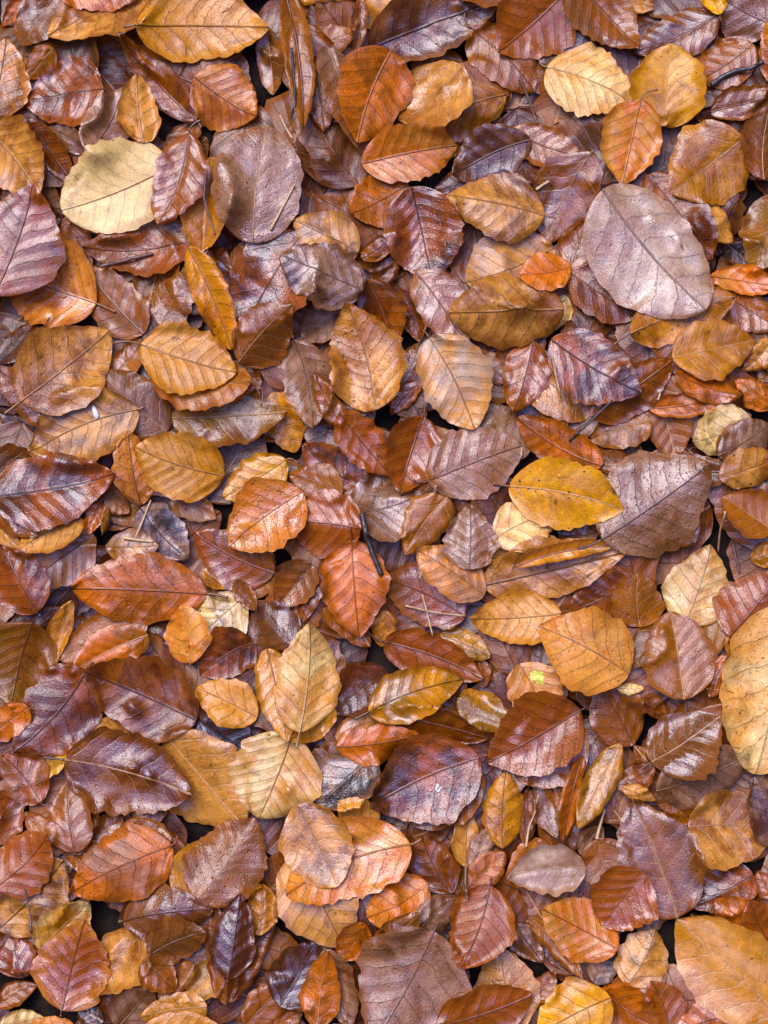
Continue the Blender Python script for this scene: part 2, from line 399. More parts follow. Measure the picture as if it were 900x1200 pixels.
LEAVES = """
# row 0 : bx by tx ty w colour layer opts
60 -14 166 -2 .52 orange 9 d=.3
70 -12 28 60 .62 brown/mauve 6
192 -12 58 50 .62 tan/brown 7 v=d
30 0 2 32 .5 orange 5 r=.3
-15 146 8 44 .8 mauve/salmon 9 v=d
124 109 28 122 .9 chest/crimson 6 w=1.3 f=.25
62 56 30 92 .6 ochre 4
230 141 143 49 .3 rust/chest 7 f=.5 r=.4 s=236,150
163 42 317 36 .66 gold 10 v=d d=.5 sp=.6 s=150,44 | large golden yellow leaf dotted with raindrops, near the top edge | large golden leaf
228 92 302 140 .85 crimson/salmon 8 w=1
172 174 163 92 .6 tan 10 v=d
108 186 146 100 .6 mauve/lilac 7
202 195 73 248 .76 cream/cream 8 fl=1 rd=1 v=o sp=.4 | broad pale cream leaf with ochre veins, lightest leaf of the upper pile | pale cream leaf
224 160 188 270 .56 rust/crimson 10 f=.2 s=238,147
36 145 88 216 .38 chest 6 w=1.2
55 152 102 180 .55 mauve/lilac 5
-16 150 50 236 .66 tan/brown 7
-4 350 44 221 .74 crimson/mauve 11 fl=1 w=1.2 v=d | large smooth mauve red leaf at the left edge with toothed outline | smooth mauve leaf
248 182 238 302 .5 ochre/gold 7 f=.3
258 190 272 250 .36 orange 8 f=.4
297 288 313 149 .7 mauve/lilac 10 d=.7 v=l sp=.4 fl=1 rd=1 w=1.3 | broad dull brown leaf sprinkled with water drops under a loose needle | drop-sprinkled brown leaf
238 280 98 292 .52 crimson/mauve 6 v=d
232 146 190 186 .6 rust/mauve 6
312 35 320 112 .4 ochre 6
333 -12 356 162 .2 rust/ochre 8 f=.6 r=.5
356 58 416 38 .62 ochre/brown 4
352 28 380 156 .42 rust/chest 6
384 58 429 183 .36 lilac/brown 8 f=.3 r=-.3
459 62 419 174 .66 orange/rust 10 d=.3 v=d s=466,54 | glossy russet orange oval leaf, stalk up, beside a curled brown edge | russet oval leaf
424 -14 338 -8 .55 gold 8
423 -2 417 60 .28 rust 8 f=.3
485 -8 418 32 .7 ochre/tan 6
432 60 592 4 .5 purple/mauve 6 w=1
598 -4 528 -8 .6 mauve/rust 7
542 84 469 146 .85 ochre/tan 8 v=l d=.3
552 36 626 110 .7 rust/ochre 7 f=.25 s=544,18
592 112 494 156 .6 tan/ochre 7 v=d s=594,111
424 195 536 172 .58 orange/salmon 10 v=d | bright orange leaf lying sideways with notched tip, above a rust leaf | sideways orange leaf
479 214 412 256 .8 rust/orange 8
622 166 530 206 .58 purple/mauve 7 w=1 sp=.7
600 152 684 186 .55 rust/ochre 6
638 255 522 233 .66 tan/mauve 10 v=d d=.4 s=651,257 | pale tan oval leaf with dark parallel veins, stalk at right | veined tan oval leaf
482 222 506 332 .8 purple/crimson 8 w=1.2 d=.6 v=d
692 184 640 288 .62 umber 6 h=1
664 -8 582 66 .8 rust/crimson 8 w=1 v=d
662 -24 748 62 .62 rust/mauve 8 w=.9
640 80 742 124 .76 cream/tan 9 v=d s=632,74 | cream leaf with dark straight veins beside a rounded yellow leaf | dark-veined cream leaf
780 147 784 54 .98 yellow/gold 10 v=l | rounded ochre yellow leaf with wavy margin and pale midrib | rounded yellow leaf
750 120 728 219 .72 tan/orange 11 v=d f=.2 s=769,109
870 165 784 230 .95 ochre/gold 9 v=l d=.5
703 228 822 369 .7 pink 11 fl=1 rd=1 w=.9 v=d d=.5 sp=.4 | big silvery lilac leaf with dark midrib, largest of the upper right | silvery lilac leaf
758 205 834 305 .5 rust/chest 8
882 52 812 98 .7 rust/ochre 7
842 18 742 62 .52 rust/chest 5
908 32 838 -8 .85 mauve/lilac 6 w=1
906 104 896 30 .5 salmon/crimson 8
833 132 912 116 .5 mauve 7 w=.9
893 214 903 120 .66 crimson/mauve 9 v=l
918 228 880 322 .72 ochre/olive 8
818 240 856 288 .68 tan/ochre 6
720 -8 766 14 .6 brown/tan 6
842 20 832 -22 .6 yellow 8
226 -10 168 34 .62 ochre/tan 6
# row 1
114 357 2 322 .88 salmon/crimson 8 v=d s=137,368 | salmon orange leaf with long dark stalk, tucked beneath smooth mauve leaf | salmon stalked leaf
76 264 108 314 .5 rust 5
170 394 98 312 .56 lilac/rust 7 v=d
28 474 127 386 .8 tan/brown 9 v=d d=.5 sp=.8 s=10,488 | broad wet tan leaf with dark tear, its stalk pointing down left | broad wet tan leaf
62 496 -4 432 .55 rust/brown 6
-2 426 42 374 .55 purple 5 w=1
163 481 36 532 .64 tan/mauve 8 v=d s=170,478
196 506 118 438 .68 umber/mauve 7
165 404 278 438 .78 tan/gold 10 v=d sp=.9 s=134,403 | freckled golden brown leaf with thin rust stalk on its left | freckled golden brown leaf
172 425 297 452 .66 tan/rust 9
222 293 272 410 .36 gold/orange 9 f=.6 r=.35 s=220,280
186 382 228 318 .62 brown 5
255 310 283 406 .42 purple 4
300 452 210 472 .36 orange/crimson 8 s=306,478
202 491 338 484 .58 olive/umber 7 v=l w=.9
320 460 346 530 .62 ochre 5
136 440 166 398 .7 brown/ochre 4
356 272 286 396 .72 crimson/purple 6 w=1
426 342 329 304 .74 lilac/purple 9 v=d w=.9 d=.3 | slate purple leaf with fine straight veins, lying across a crimson leaf | slate purple leaf
420 300 342 258 .72 tan/lilac 6
280 424 344 362 .68 brown/rust 9 v=l s=274,423
345 399 368 505 .56 umber/lilac 8 v=d s=342,390
412 352 354 402 .62 lilac/umber 5
440 484 406 359 .72 tan/ochre 10 d=1 v=d sp=.9 | golden tan leaf beaded with raindrops and dark blotches | rain-beaded golden leaf
430 332 460 412 .62 rust/chest 7
400 498 369 438 .42 rust 8
398 487 459 558 .56 rust/crimson 9 sp=1 w=1 v=d
496 488 468 581 .62 rust/crimson 10 v=d s=497,474 | small pointed russet leaf, stalk upward, over a broad lilac fan leaf | pointed russet leaf
424 306 466 274 .52 chest/rust 7 w=1.2
436 336 466 300 .6 chest 5
464 338 492 402 .55 rust/chest 4
464 456 492 402 .75 umber/rust 3
492 448 458 486 .5 rust/orange 7
487 320 547 410 .56 lilac/rust 9 w=1.4 f=.25
660 365 524 373 .64 tan/brown 10 v=d sp=.7 | wide mottled tan leaf with sawtooth edge, stalk end at right | mottled sawtooth tan leaf
650 288 546 334 .84 tan/lilac 6 v=d
670 312 606 325 .8 orange/salmon 11 v=d h=1 | small bright orange leaf with a few dark holes | small holed orange leaf
664 348 638 388 .66 cream/tan 8
503 396 556 505 .7 tan/pink 11 v=d s=496,388 | warm tan leaf with dark midrib and wide pale vein stripes | striped warm tan leaf
550 414 600 448 .6 lilac/mauve 6 w=.9
624 400 600 486 .6 rust/crimson 8 w=.9
644 400 750 463 .68 purple/crimson 10 fl=1 w=1.4 v=d | glossy plum leaf reflecting the sky, beside small toothed rust leaves | glossy plum leaf
622 436 690 490 .76 brown/tan 7 w=1
703 548 605 489 .46 orange/rust 9 v=d
616 536 568 474 .62 olive/umber 7 v=l
504 500 542 535 .5 tan/lilac 5
545 520 576 494 .6 rust/brown 5
666 318 748 372 .6 rust/chest 8
668 316 694 256 .72 rust/mauve 7
735 396 860 350 .5 ochre/gold 9 h=1 v=l s=715,410
786 422 887 397 .68 gold/ochre 10 v=l | yellow ochre leaf with light veins, just under the silvery lilac leaf | yellow ochre leaf
834 340 908 386 .66 rust/mauve 7 w=.9
830 326 912 340 .42 salmon/orange 8
848 285 890 322 .6 umber/black 4
690 491 786 425 .46 rust/chest 9 w=1.1
788 440 867 466 .42 orange/rust 9
762 478 856 468 .32 orange/rust 8 f=.3
906 478 860 446 .6 orange 9
878 492 812 518 .82 cream/olive 8 v=d
838 536 906 494 .66 lilac/umber 9 v=d
762 492 690 518 .66 ochre/umber 8 sp=.8
690 536 752 545 .52 chest/mauve 5
905 398 870 434 .62 tan/rust 7
# row 2
-6 584 138 557 .62 purple/crimson 10 v=d w=1.1 sp=.4 | dark wine purple leaf lying sideways at the left edge, toothed margin | wine purple leaf
-2 592 46 630 .82 mauve/rust 8
96 608 20 648 .56 tan 7
110 626 36 682 .8 mauve/lilac 6 v=d w=.9
-2 610 26 642 .6 tan/lilac 5
46 718 2 640 .74 chest/crimson 10 w=1 v=d s=50,722 | dark chestnut leaf at the left edge, above a large dull brown leaf | dark chestnut leaf
44 731 16 828 .9 brown/olive 9 v=d
243 696 85 690 .5 orange/rust 11 v=d sp=.5 s=268,701 | long bright rust orange leaf lying level with thin straight stalk | long rust orange leaf
172 726 72 774 .5 ochre/rust 8
174 744 86 788 .52 ochre/orange 9
86 704 62 786 .3 ochre/gold 8 f=.5 r=.4
224 778 214 708 .84 tan/orange 11 v=d s=222,791 | small orange tan leaf with wavy edge and hooked stalk | small hooked-stalk leaf
286 700 224 756 .84 cream/umber 7 w=.6 sp=1
298 752 234 792 .76 crimson/purple 8 w=1 v=d
165 592 152 507 .58 crimson/salmon 9 v=d
263 557 160 526 .76 tan/gold 10 v=d sp=.5 | tan leaf with a slate grey patch and wavy edge, tip pointing left | grey-patched tan leaf
125 580 152 602 .75 lilac/rust 6
121 590 104 628 .5 rust/orange 8
128 594 120 628 .3 tan 9
126 642 187 640 .72 tan/lilac 8 v=d
166 596 222 656 .74 black/lilac 5 w=1.6 fl=1
200 584 254 608 .6 brown/lilac 7 w=1
336 540 261 584 .64 yellow/gold 10 v=d d=.3 s=350,545 | small bright yellow leaf with thin reddish stalk, above dripping orange leaf | small bright yellow leaf
355 577 269 642 .78 orange/salmon 11 d=1 w=1.2 | dripping wet orange leaf with crinkled surface, overlapping a mauve leaf | dripping orange leaf
322 672 227 624 .68 crimson/mauve 9 v=d w=.8 s=328,675
237 668 276 688 .52 ochre/yellow 6
424 622 340 612 .95 crimson/rust 8 w=.8
402 580 337 556 .62 rust/brown 7
426 572 354 520 .64 purple/crimson 6 w=1
411 604 512 572 .86 lilac/umber 7 w=1.1 v=d
412 634 421 749 .68 orange/crimson 11 v=d s=410,620 | orange red drop shaped leaf with dark straight midrib, tip down | orange red drop-shaped leaf
524 584 474 652 .62 ochre/brown 9 v=l
545 723 446 678 .7 crimson/mauve 9 w=.9 | mauve red leaf crossed by two loose pale needles | needle-crossed mauve leaf
568 698 488 645 .64 salmon/lilac 10 v=d
549 668 550 591 .84 lilac/brown 10 v=d s=541,676 | upright lilac brown leaf with short forked stalk at its bottom | upright lilac brown leaf
500 566 612 522 .68 brown/lilac 10 v=d w=.9 d=.4 s=484,565 | sheeny brown leaf, veins spread like a fan, stalk at left | sheeny brown fan leaf
597 569 728 600 .58 gold/yellow 11 v=l h=1 s=578,566 | vivid yellow gold leaf with wavy edge and a few dark spots | vivid yellow gold leaf
576 635 656 600 .72 cream/salmon 9 v=d w=.9
572 655 660 640 .54 tan/lilac 8
566 686 732 648 .42 ochre/tan 9 v=d
604 664 726 640 .18 orange/gold 10 f=.5
654 626 700 624 .9 purple/lilac 7
656 720 549 726 .62 tan/gold 11 v=d d=.6 | tan oval leaf beaded with drops, stalk against a peach leaf | drop-beaded tan oval leaf
742 682 666 718 .8 rust/chest 8 w=.8
750 735 746 672 1.0 ochre/brown 10 v=l d=.4 | little round brown leaf, almost circular, below the giant mauve leaf | little round brown leaf
704 633 830 545 .8 mauve/lilac 10 fl=1 d=1 w=1.4 v=d s=676,644 | giant ribbed mauve brown leaf covered in droplets, stalk at lower left | giant mauve leaf
800 732 832 638 .74 cream/tan 10 v=d sp=.3 | beige pointed leaf with a single black dot, beside giant mauve leaf | beige pointed leaf
906 622 846 582 .86 ochre 9 v=l
840 562 912 536 .62 tan/rust 9 h=1 f=.3
880 656 916 642 .8 gold 10
852 746 914 668 .86 crimson/mauve 10 v=d
846 748 880 772 .66 rust/salmon 9
848 714 830 776 .5 ochre/olive 6
776 726 734 784 .5 brown/umber 6
515 744 574 770 .56 tan/olive 9
452 716 446 758 .74 tan 9
366 660 324 712 .72 mauve/rust 9 w=1 f=.2
345 756 296 704 .82 purple/umber 9 v=d w=.9
276 680 302 716 .5 rust 10 f=.4
373 668 354 730 .5 chest/rust 6
380 714 434 758 .5 ochre 7
# row 3
104 786 16 882 .76 chest/crimson 10 w=.9 v=d s=112,776 | large smooth chestnut red leaf with dark straight stalk at top right | smooth chestnut red leaf
36 828 -20 868 .6 orange/ochre 11
232 844 102 787 .62 chest/rust 10 w=.7 v=d | long chestnut leaf with dark curved midrib, above ribbed brown leaves | long chestnut leaf
190 854 94 872 .72 brown/tan 9 v=l
77 890 226 931 .62 brown/chest 11 w=1.1 fl=1 v=l d=.4 s=53,887 | large glossy brown leaf with bright parallel veins and reddish stalk | bright-veined brown leaf
197 862 288 968 .7 tan/ochre 9 v=l d=.4
234 846 297 890 .8 purple/black 6 w=1.5
302 841 230 806 .74 tan/gold 10 v=d | small ribbed tan leaf, stalk at right, beside stacked tan leaves | small ribbed tan leaf
50 940 4 884 .78 crimson/mauve 10 v=d s=62,940
86 866 38 918 .6 olive/yellow 8
90 998 80 914 .66 rust/mauve 10 v=d s=98,999
-6 988 22 924 .8 crimson/mauve 9
-6 1040 60 976 .78 crimson 10 w=.8 v=d | shiny crimson leaf at the lower left edge, with straight dark midrib | shiny crimson leaf
64 986 28 952 .62 ochre/rust 7
104 986 146 954 .7 rust/brown 7
148 964 204 986 .5 rust/brown 8
178 995 122 990 .46 olive/tan 9
202 1010 290 1040 .9 gold/tan 8 v=l
232 1052 300 958 .84 mauve/brown 10 d=.7 v=l | mauve brown ribbed leaf lying over a golden leaf, drops on top | mauve leaf over gold
305 1093 308 1034 .68 gold/ochre 11
352 858 363 730 .58 cream/tan 12 v=d d=.3 s=348,876 | clean light tan oval leaf, uppermost of the stacked tan leaves | top tan oval leaf
313 760 338 870 .46 tan/gold 11 v=d
392 828 340 868 .62 tan/gold 10
344 860 304 958 1.06 tan/cream 9 v=d sp=.6 | broad mottled tan leaf, lowest of the stacked tan leaves | broad mottled tan leaf
438 882 372 942 .84 black/lilac 5 w=1.6
452 784 394 836 .72 chest/purple 8 w=1.3
432 834 544 796 .52 olive/gold 10 v=d s=416,842 | olive gold leaf with sawtooth edge and curved rust stalk | olive gold leaf
394 866 452 836 .52 ochre/tan 6
394 874 491 860 .46 orange/rust 10
454 838 572 866 .36 rust/chest 9 w=.8
452 838 546 842 .26 ochre 8
450 752 566 796 .46 rust/crimson 9 w=1 s=430,739
566 806 560 768 .6 rust 6
536 818 602 848 .62 olive/gold 8 v=l
608 778 640 850 .84 salmon/gold 9 v=d y=1 s=604,768 | salmon leaf with a bright yellow green patch beside its midrib | yellow-patched leaf
681 832 571 894 .74 crimson/rust 11 w=.9 v=d s=698,828 | broad wine red leaf with pale stalk at right, over a brown leaf | broad wine red leaf
684 850 606 914 .8 rust/brown 9
562 887 434 945 .76 crimson/purple 11 fl=1 w=1.4 v=d s=570,884 | big violet red leaf with a white speck near its midrib | white-specked violet leaf
562 900 478 964 .64 rust/mauve 9
588 994 592 904 .54 gold/ochre 9 v=d | upright narrow golden brown leaf between two big wine red leaves | upright golden brown leaf
615 992 618 920 .3 rust 8
630 920 653 982 .54 umber/lilac 7
644 908 667 960 .6 rust/ochre 8
683 886 660 988 .24 orange/rust 9 f=.5
727 871 676 970 .36 olive/gold 10 f=.5 r=.5 | curled golden ochre leaf standing on edge beside broad wine red leaf | curled golden ochre leaf
742 873 698 802 .78 brown/rust 9 v=d
736 790 630 734 .78 tan/salmon 11 d=.5 v=d | smooth peach tan leaf with tiny drops, left of the amber leaf | peach tan leaf
799 820 784 716 .82 ochre/brown 11 v=l d=.3 | amber brown leaf with light parallel veins, right of peach tan leaf | amber leaf
916 712 881 907 .62 cream/tan 12 rd=1 fl=1 d=.8 v=d | huge pale yellow tan leaf beaded with rain at the right edge | huge pale yellow leaf
762 893 843 838 .78 mauve/umber 10 h=1 w=.9 v=l s=746,904
766 926 874 884 .56 lilac/umber 9 v=d
803 968 912 974 .84 brown/tan 10 v=l s=795,968 | toffee brown leaf with cream midrib and a small water bead | toffee brown leaf
914 992 884 908 .7 lilac/purple 11 w=1
720 922 766 894 .62 rust/chest 6
780 936 814 966 .78 ochre/rust 7
793 1075 738 934 .74 brown/umber 10 w=.9 v=l | big purple brown leaf with long pale midrib, above the tan gold leaf | big purple brown leaf
728 924 768 938 .5 tan/rust 8
722 806 754 806 .5 cream 9
754 816 784 842 .6 rust/chest 6
852 768 830 818 .55 rust 7
# row 4
203 989 84 1046 .62 orange/rust 11 v=d s=210,978 | copper brown leaf with upturned pointed stalk, above a chestnut leaf | copper brown leaf
78 1002 140 998 .62 rust/brown 7
-4 1090 78 1006 .74 umber/tan 9 w=1 v=d
48 1112 106 1056 .66 gold/cream 9
75 1182 104 1075 .8 crimson/salmon 11 w=.9 v=d s=74,1188 | round crimson pink leaf with split top edge, near the bottom left | round crimson pink leaf
28 1146 14 1096 1.0 purple/crimson 8 w=1
166 1094 112 1166 .74 brown/tan 8
144 1080 252 1064 .54 chest 10 w=.8 v=d
176 1118 244 1090 .76 mauve/brown 11 v=d | small mauve brown oval leaf resting on a long chestnut leaf | small mauve brown oval leaf
168 1124 206 1160 .7 rust/mauve 9
186 1168 228 1128 .62 rust/brown 6
260 1130 218 1172 .7 olive/tan 8
268 1146 282 1046 .54 chest/purple 11 w=1.2 f=.3 | upright folded chestnut leaf with gleaming middle, beside a small gold leaf | folded chestnut leaf
266 1176 252 1056 .3 rust/chest 9 f=.5 r=-.4
270 1172 322 1080 .3 rust/chest 9 f=.5 r=.4
138 1204 182 1154 .84 lilac/umber 6
244 1178 164 1190 .56 tan/gold 9 v=d
168 1212 262 1200 .62 gold/tan 10 v=d
122 1196 90 1180 .8 umber/black 8
2 1202 52 1192 .6 tan/cream 9
88 1206 38 1196 .5 orange/salmon 10
-2 1176 44 1154 .62 rust/brown 7
348 942 396 1037 .8 mauve/tan 11 fl=1 sp=.6 v=l | tan leaf flushed mauve with light veins, under the broad mottled tan leaf | mauve-flushed tan leaf
481 988 336 1046 .62 tan/orange 10 v=d w=.9 d=.3 s=493,982 | large tan orange leaf with pointed dark stalk, tucked beneath mauve-flushed leaf | tan orange leaf
346 1000 402 1108 .78 tan/lilac 9 sp=.6
502 1037 430 1072 .78 orange/salmon 9 d=.3 s=518,1038
442 972 396 938 .82 tan/gold 8
426 1080 398 1126 .8 rust/orange 9
372 1206 386 1108 .5 orange/rust 10 v=l
382 1110 412 1206 .46 lilac/umber 9
328 1178 372 1102 .8 chest 8
288 1202 342 1148 .62 rust/brown 7
318 1204 354 1184 .5 ochre/rust 8
508 1088 438 1218 .96 lilac/mauve 10 fl=1 w=1.2 v=d s=514,1077 | huge mauve brown leaf with deep ribs at the bottom edge | huge ribbed mauve leaf
480 1096 534 1050 .62 lilac/umber 9 v=d
436 1110 492 1068 .52 ochre/umber 9
573 1035 538 1132 .76 crimson/rust 11 v=d s=574,1027 | rusty red leaf with a dark slit and stalk at the top | slit rusty red leaf
512 1199 624 1164 .64 crimson/rust 10 w=.9 v=d | red leaf with sheeny lower blade at bottom edge, beside huge ribbed leaf | sheeny red leaf
602 1208 584 1110 .72 ochre/tan 9
624 1172 650 1136 .62 rust/mauve 8
530 1046 494 978 .68 chest/rust 8 v=d
546 1016 549 948 .5 tan/gold 7
553 1022 576 968 .5 lilac/mauve 7
548 1046 592 998 .62 orange/rust 7
686 1017 593 1028 .68 lilac/pink 10 fl=1 v=l | pale greyish tan leaf with light veins and a pink leaf beneath | pale greyish leaf
650 996 590 1032 .9 salmon/crimson 9
722 1110 633 1062 .72 orange/tan 11 d=.6 v=d sp=.3 | bright orange tan leaf dotted with rain, left of glossy red leaf | bright orange tan leaf
713 1165 628 1208 .84 gold/yellow 11 v=d | golden yellow leaf with toothed edge, cut off by the bottom edge | bottom golden leaf
602 1084 636 1128 .66 purple 7
620 1074 682 1146 .3 ochre/rust 8 f=.4
700 982 718 1050 .95 brown/mauve 9 v=l
754 1022 706 1086 .98 crimson/rust 11 w=1.2 v=d s=762,1024 | glossy red leaf, broad and creased, below the big purple brown leaf | glossy red creased leaf
812 998 842 1030 .84 yellow 8
882 1024 806 1062 .62 purple/crimson 9 w=.9
908 1092 836 1054 .7 rust/orange 9
910 1122 874 1052 .72 crimson/rust 10
914 1194 791 1075 .62 tan/gold 12 v=l sp=.5 w=.8 | very large tan gold leaf with black specks in the lower right corner | very large tan gold leaf
732 1153 768 1088 .84 tan/olive 8 v=d
696 1152 718 1118 .8 lilac/black 7
786 1208 762 1148 .92 crimson/rust 9 w=.8
704 1160 772 1202 .82 rust 8
884 1184 782 1210 .5 crimson/orange 10
736 1166 782 1128 .66 lilac/mauve 7
748 1092 786 1052 .6 umber/mauve 6
680 1002 706 968 .7 umber/lilac 7
906 1052 888 1020 .7 mauve/crimson 8
640 1098 672 1140 .55 chest/umber 6
"""
# ------------------------------------------------------------------ read the list of leaves
class Spec: pass
specs = []
for ln in LEAVES.strip().splitlines():
    ln = ln.strip()
    if not ln or ln.startswith('#'): continue
    bits = [b.strip() for b in ln.split('|')]
    f = bits[0].split()
    sp = Spec()
    sp.p = [float(v) for v in f[:4]]; sp.w = float(f[4])
    cc = f[5].split('/'); sp.cols = cc if len(cc) > 1 else [cc[0], cc[0]]; sp.ncol = len(cc)
    sp.z = float(f[6]); sp.o = {}
    for kv in f[7:]:
        k, v = kv.split('=')
        sp.o[k] = [float(t) for t in v.split(',')] if ',' in v else (v if v in 'dlo' else float(v))
    sp.label = bits[1] if len(bits) > 1 else None
    sp.short = bits[2] if len(bits) > 2 else None
    sp.i = len(specs)
    specs.append(sp)

# ------------------------------------------------------------------ words that single each leaf out
WORD = dict(cream='cream', tan='tan', gold='golden', yellow='yellow', ochre='ochre', orange='orange', rust='rust',
            chest='chestnut', crimson='crimson', mauve='mauve', purple='plum', umber='dull brown', lilac='greyish',
            black='blackish', brown='brown', salmon='salmon', olive='olive')
def look(sp, k=0):
    bx, by, tx, ty = sp.p
    l = math.hypot(tx - bx, ty - by)
    w = []
    if l < 48: w.append('tiny')
    elif l < 72: w.append('small')
    elif l > 118: w.append('large')
    if sp.o.get('f', 0) >= .3: w.append('folded')
    elif sp.w < .44: w.append('narrow')
    elif sp.w > .85: w.append('broad')
    if sp.o.get('w', 0) >= 1: w.append('glossy')
    a, b = sp.cols
    w.append(WORD[a] if a == b else WORD[a] + ' and ' + WORD[b])
    return ' '.join(w) + ' leaf'
def mid(sp): return ((sp.p[0] + sp.p[2]) / 2, (sp.p[1] + sp.p[3]) / 2)
def rel(sp, lm):
    (x, y), (u, v) = mid(sp), mid(lm)
    a = math.degrees(math.atan2(-(y - v), x - u)) % 360
    return ('right of', 'above and right of', 'above', 'above and left of', 'left of', 'below and left of', 'below', 'below and right of')[int(((a + 22.5) % 360) // 45)]
marks = [s for s in specs if s.short]
used = set(s.label.lower() for s in marks)
keys = set()
def nwords(t): return len(t.split())
for sp in specs:
    if sp.label: continue
    near = sorted(marks, key=lambda m: math.dist(mid(m), mid(sp)))[:7]
    lk = look(sp); best = None
    cand = []
    for i, m in enumerate(near[:3]):
        for m2 in near[i + 1:4]:
            cand.append(f'{lk} {rel(sp, m)} the {m.short} and {rel(sp, m2)} the {m2.short}')
    short = sorted([c for c in cand if nwords(c) <= 16], key=lambda c: 0)
    cand = short + [f'{lk} {rel(sp, m)} the {m.short}' for m in near]
    for c in cand:
        k = c.lower()
        if nwords(c) <= 16 and k not in used:
            best = c; break
    if best is None: best = cand[-1]
    used.add(best.lower()); sp.label = best

# ------------------------------------------------------------------ lay the leaves, lowest first
vein_default = dict(umber='l', brown='l', ochre='l', olive='l')
for sp in sorted(specs, key=lambda s: (s.z, s.i)):
    R = random.Random(1000 + int(sp.p[0] * 7 + sp.p[1] * 13 + sp.p[2] * 3))
    bx, by, tx, ty = sp.p
    # height of the pile there, so that the leaf lies where it is seen
    b0, t0 = at(bx, by, .02), at(tx, ty, .02)
    zz = float(np.mean(height(np.linspace(b0[0], t0[0], 9), np.linspace(b0[1], t0[1], 9)))) + .002
    B, T = at(bx, by, zz), at(tx, ty, zz)
    fold = sp.o.get('f', 0.) * R.choice((1, 1, -1)) * 1.1; roll = sp.o.get('r', 0.) + R.uniform(-.46, .46) * (.7 if sp.w > .7 else 1)
    if sp.o.get('fl'): roll = sp.o.get('r', 0.)
    lf = make_leaf(R, B, T, sp.w, None, None, roll, fold, calm=.6 if sp.o.get('fl') else 1.3, lean=.1 if sp.o.get('fl') else .8, smooth=bool(sp.o.get('rd')), lift=.0025 if sp.z >= 9 else .0008)
    v = R.uniform(.88, 1.1)
    ca = tuple(c * v for c in PAL[sp.cols[0]]); cb = tuple(c * v for c in PAL[sp.cols[1]])
    if sp.ncol == 1: cb = PAL[R.choice(PAIR[sp.cols[0]])]
    vs = sp.o.get('v', vein_default.get(sp.cols[0], 'd'))
    vl = dict(d=.0, l=.85, o=.35)[vs]
    wet = min(1.0, R.uniform(.55, 1.35) * sp.o.get('w', .55 if sp.cols[0] in ('cream', 'tan', 'gold', 'yellow', 'lilac', 'orange') else .75) )
    lookv = (vl, wet, 1.15 if sp.o.get('h') else sp.o.get('sp', R.uniform(.15, .65)), sp.o.get('d', R.choice((0, .1, .2, .3, .5))))
    org = (float(B[0]), float(B[1]), float(lf.z[0, lf.z.shape[1] // 2]))
    root = link('beech_leaf', None); root.location = org
    root.empty_display_size = .01
    root['label'] = sp.label; root['category'] = 'leaf'; root['group'] = 'fallen beech leaves on the ground'
    me = mesh_from_grid('blade', [(lf, ca, cb, lookv, R.uniform(0, 900))], M_LEAF, org)
    link('blade', me, root)
    c = lf.x.shape[1] // 2
    line = np.stack((lf.x[:, c] - org[0], lf.y[:, c] - org[1], lf.z[:, c] - org[2]), -1)
    s = lf.S[:, c]
    rc = tuple(a * .5 + b * .5 for a, b in zip(ca, (.03, .014, .009))) if vl < .5 else tuple(a * .6 + b * .4 for a, b in zip(ca, (.6, .36, .16)))
    if vs == 'o': rc = PAL['ochre']
    k0 = lf.L / .07
    link('midrib', tube_mesh('midrib', line + np.array((0, 0, .00012)), (.00048 * (1 - s) ** .6 + .0001) * k0, M_RIB, rc, 6), root)
    if 's' in sp.o:
        ex = at(sp.o['s'][0], sp.o['s'][1], zz)
        n_ = 12; uu = np.linspace(0, 1, n_)
        back = line[0]; d0 = line[0] - line[2]
        e = np.array((ex[0] - org[0], ex[1] - org[1]))
        ctl = line[0][:2] + d0[:2] / (np.linalg.norm(d0[:2]) + 1e-9) * np.linalg.norm(e - line[0][:2]) * .5
        xy = (1 - uu)[:, None] ** 2 * line[0][:2] + 2 * (uu * (1 - uu))[:, None] * ctl + uu[:, None] ** 2 * e
        hz = height(xy[:, 0] + org[0], xy[:, 1] + org[1]) + .0009 - org[2]
        z = np.maximum(hz, line[0][2] + .0 * uu); z[0] = line[0][2]
        for _ in range(4): z[1:-1] = np.maximum(hz[1:-1], (z[:-2] + z[2:]) / 2)
        dark = tuple(a * .3 + b * .7 for a, b in zip(ca, (.05, .018, .011)))
        link('stalk', tube_mesh('stalk', np.column_stack((xy, z + .0003)), (.00062 + .0004 * uu ** 3) * k0, M_RIB, dark, 7), root)
    if 'y' in sp.o:                                      # still green and yellow beside the midrib
        i0, i1, j0, j1 = 8, 22, c, c + 9
        gx = Leaf()
        for key in ('x', 'y', 'z', 'q', 'Y', 'T', 'S', 'XL', 'YL'):
            setattr(gx, key, up(getattr(lf, key)[i0:i1, j0:j1], 5))
        gx.z = gx.z + .0005; gx.L = lf.L
        pm = mesh_from_grid('green_patch', [(gx, lin((206, 206, 0)), lin((238, 190, 0)), (0, .5, 0, 0), 5.)], M_LEAF, org)
        import bmesh
        n_, m_ = gx.x.shape
        bm = bmesh.new(); bm.from_mesh(pm); bm.faces.ensure_lookup_table()
        def inside(k):
            a, b = (k // (m_ - 1)) / (n_ - 1) - .45, (k % (m_ - 1)) / (m_ - 1) - .42
            return (a / .30) ** 2 + (b / .30) ** 2 < 1 + .22 * math.sin(3 * math.atan2(b, a) + 1) + .22 * math.sin(7 * math.atan2(b, a)) + .15 * math.sin(17 * math.atan2(b, a) + 2)
        bmesh.ops.delete(bm, geom=[f for f in bm.faces if not inside(f.index)], context='FACES')
        bm.to_mesh(pm); bm.free()
        link('green_patch', pm, root)['label'] = 'bright yellow green patch of the blade'

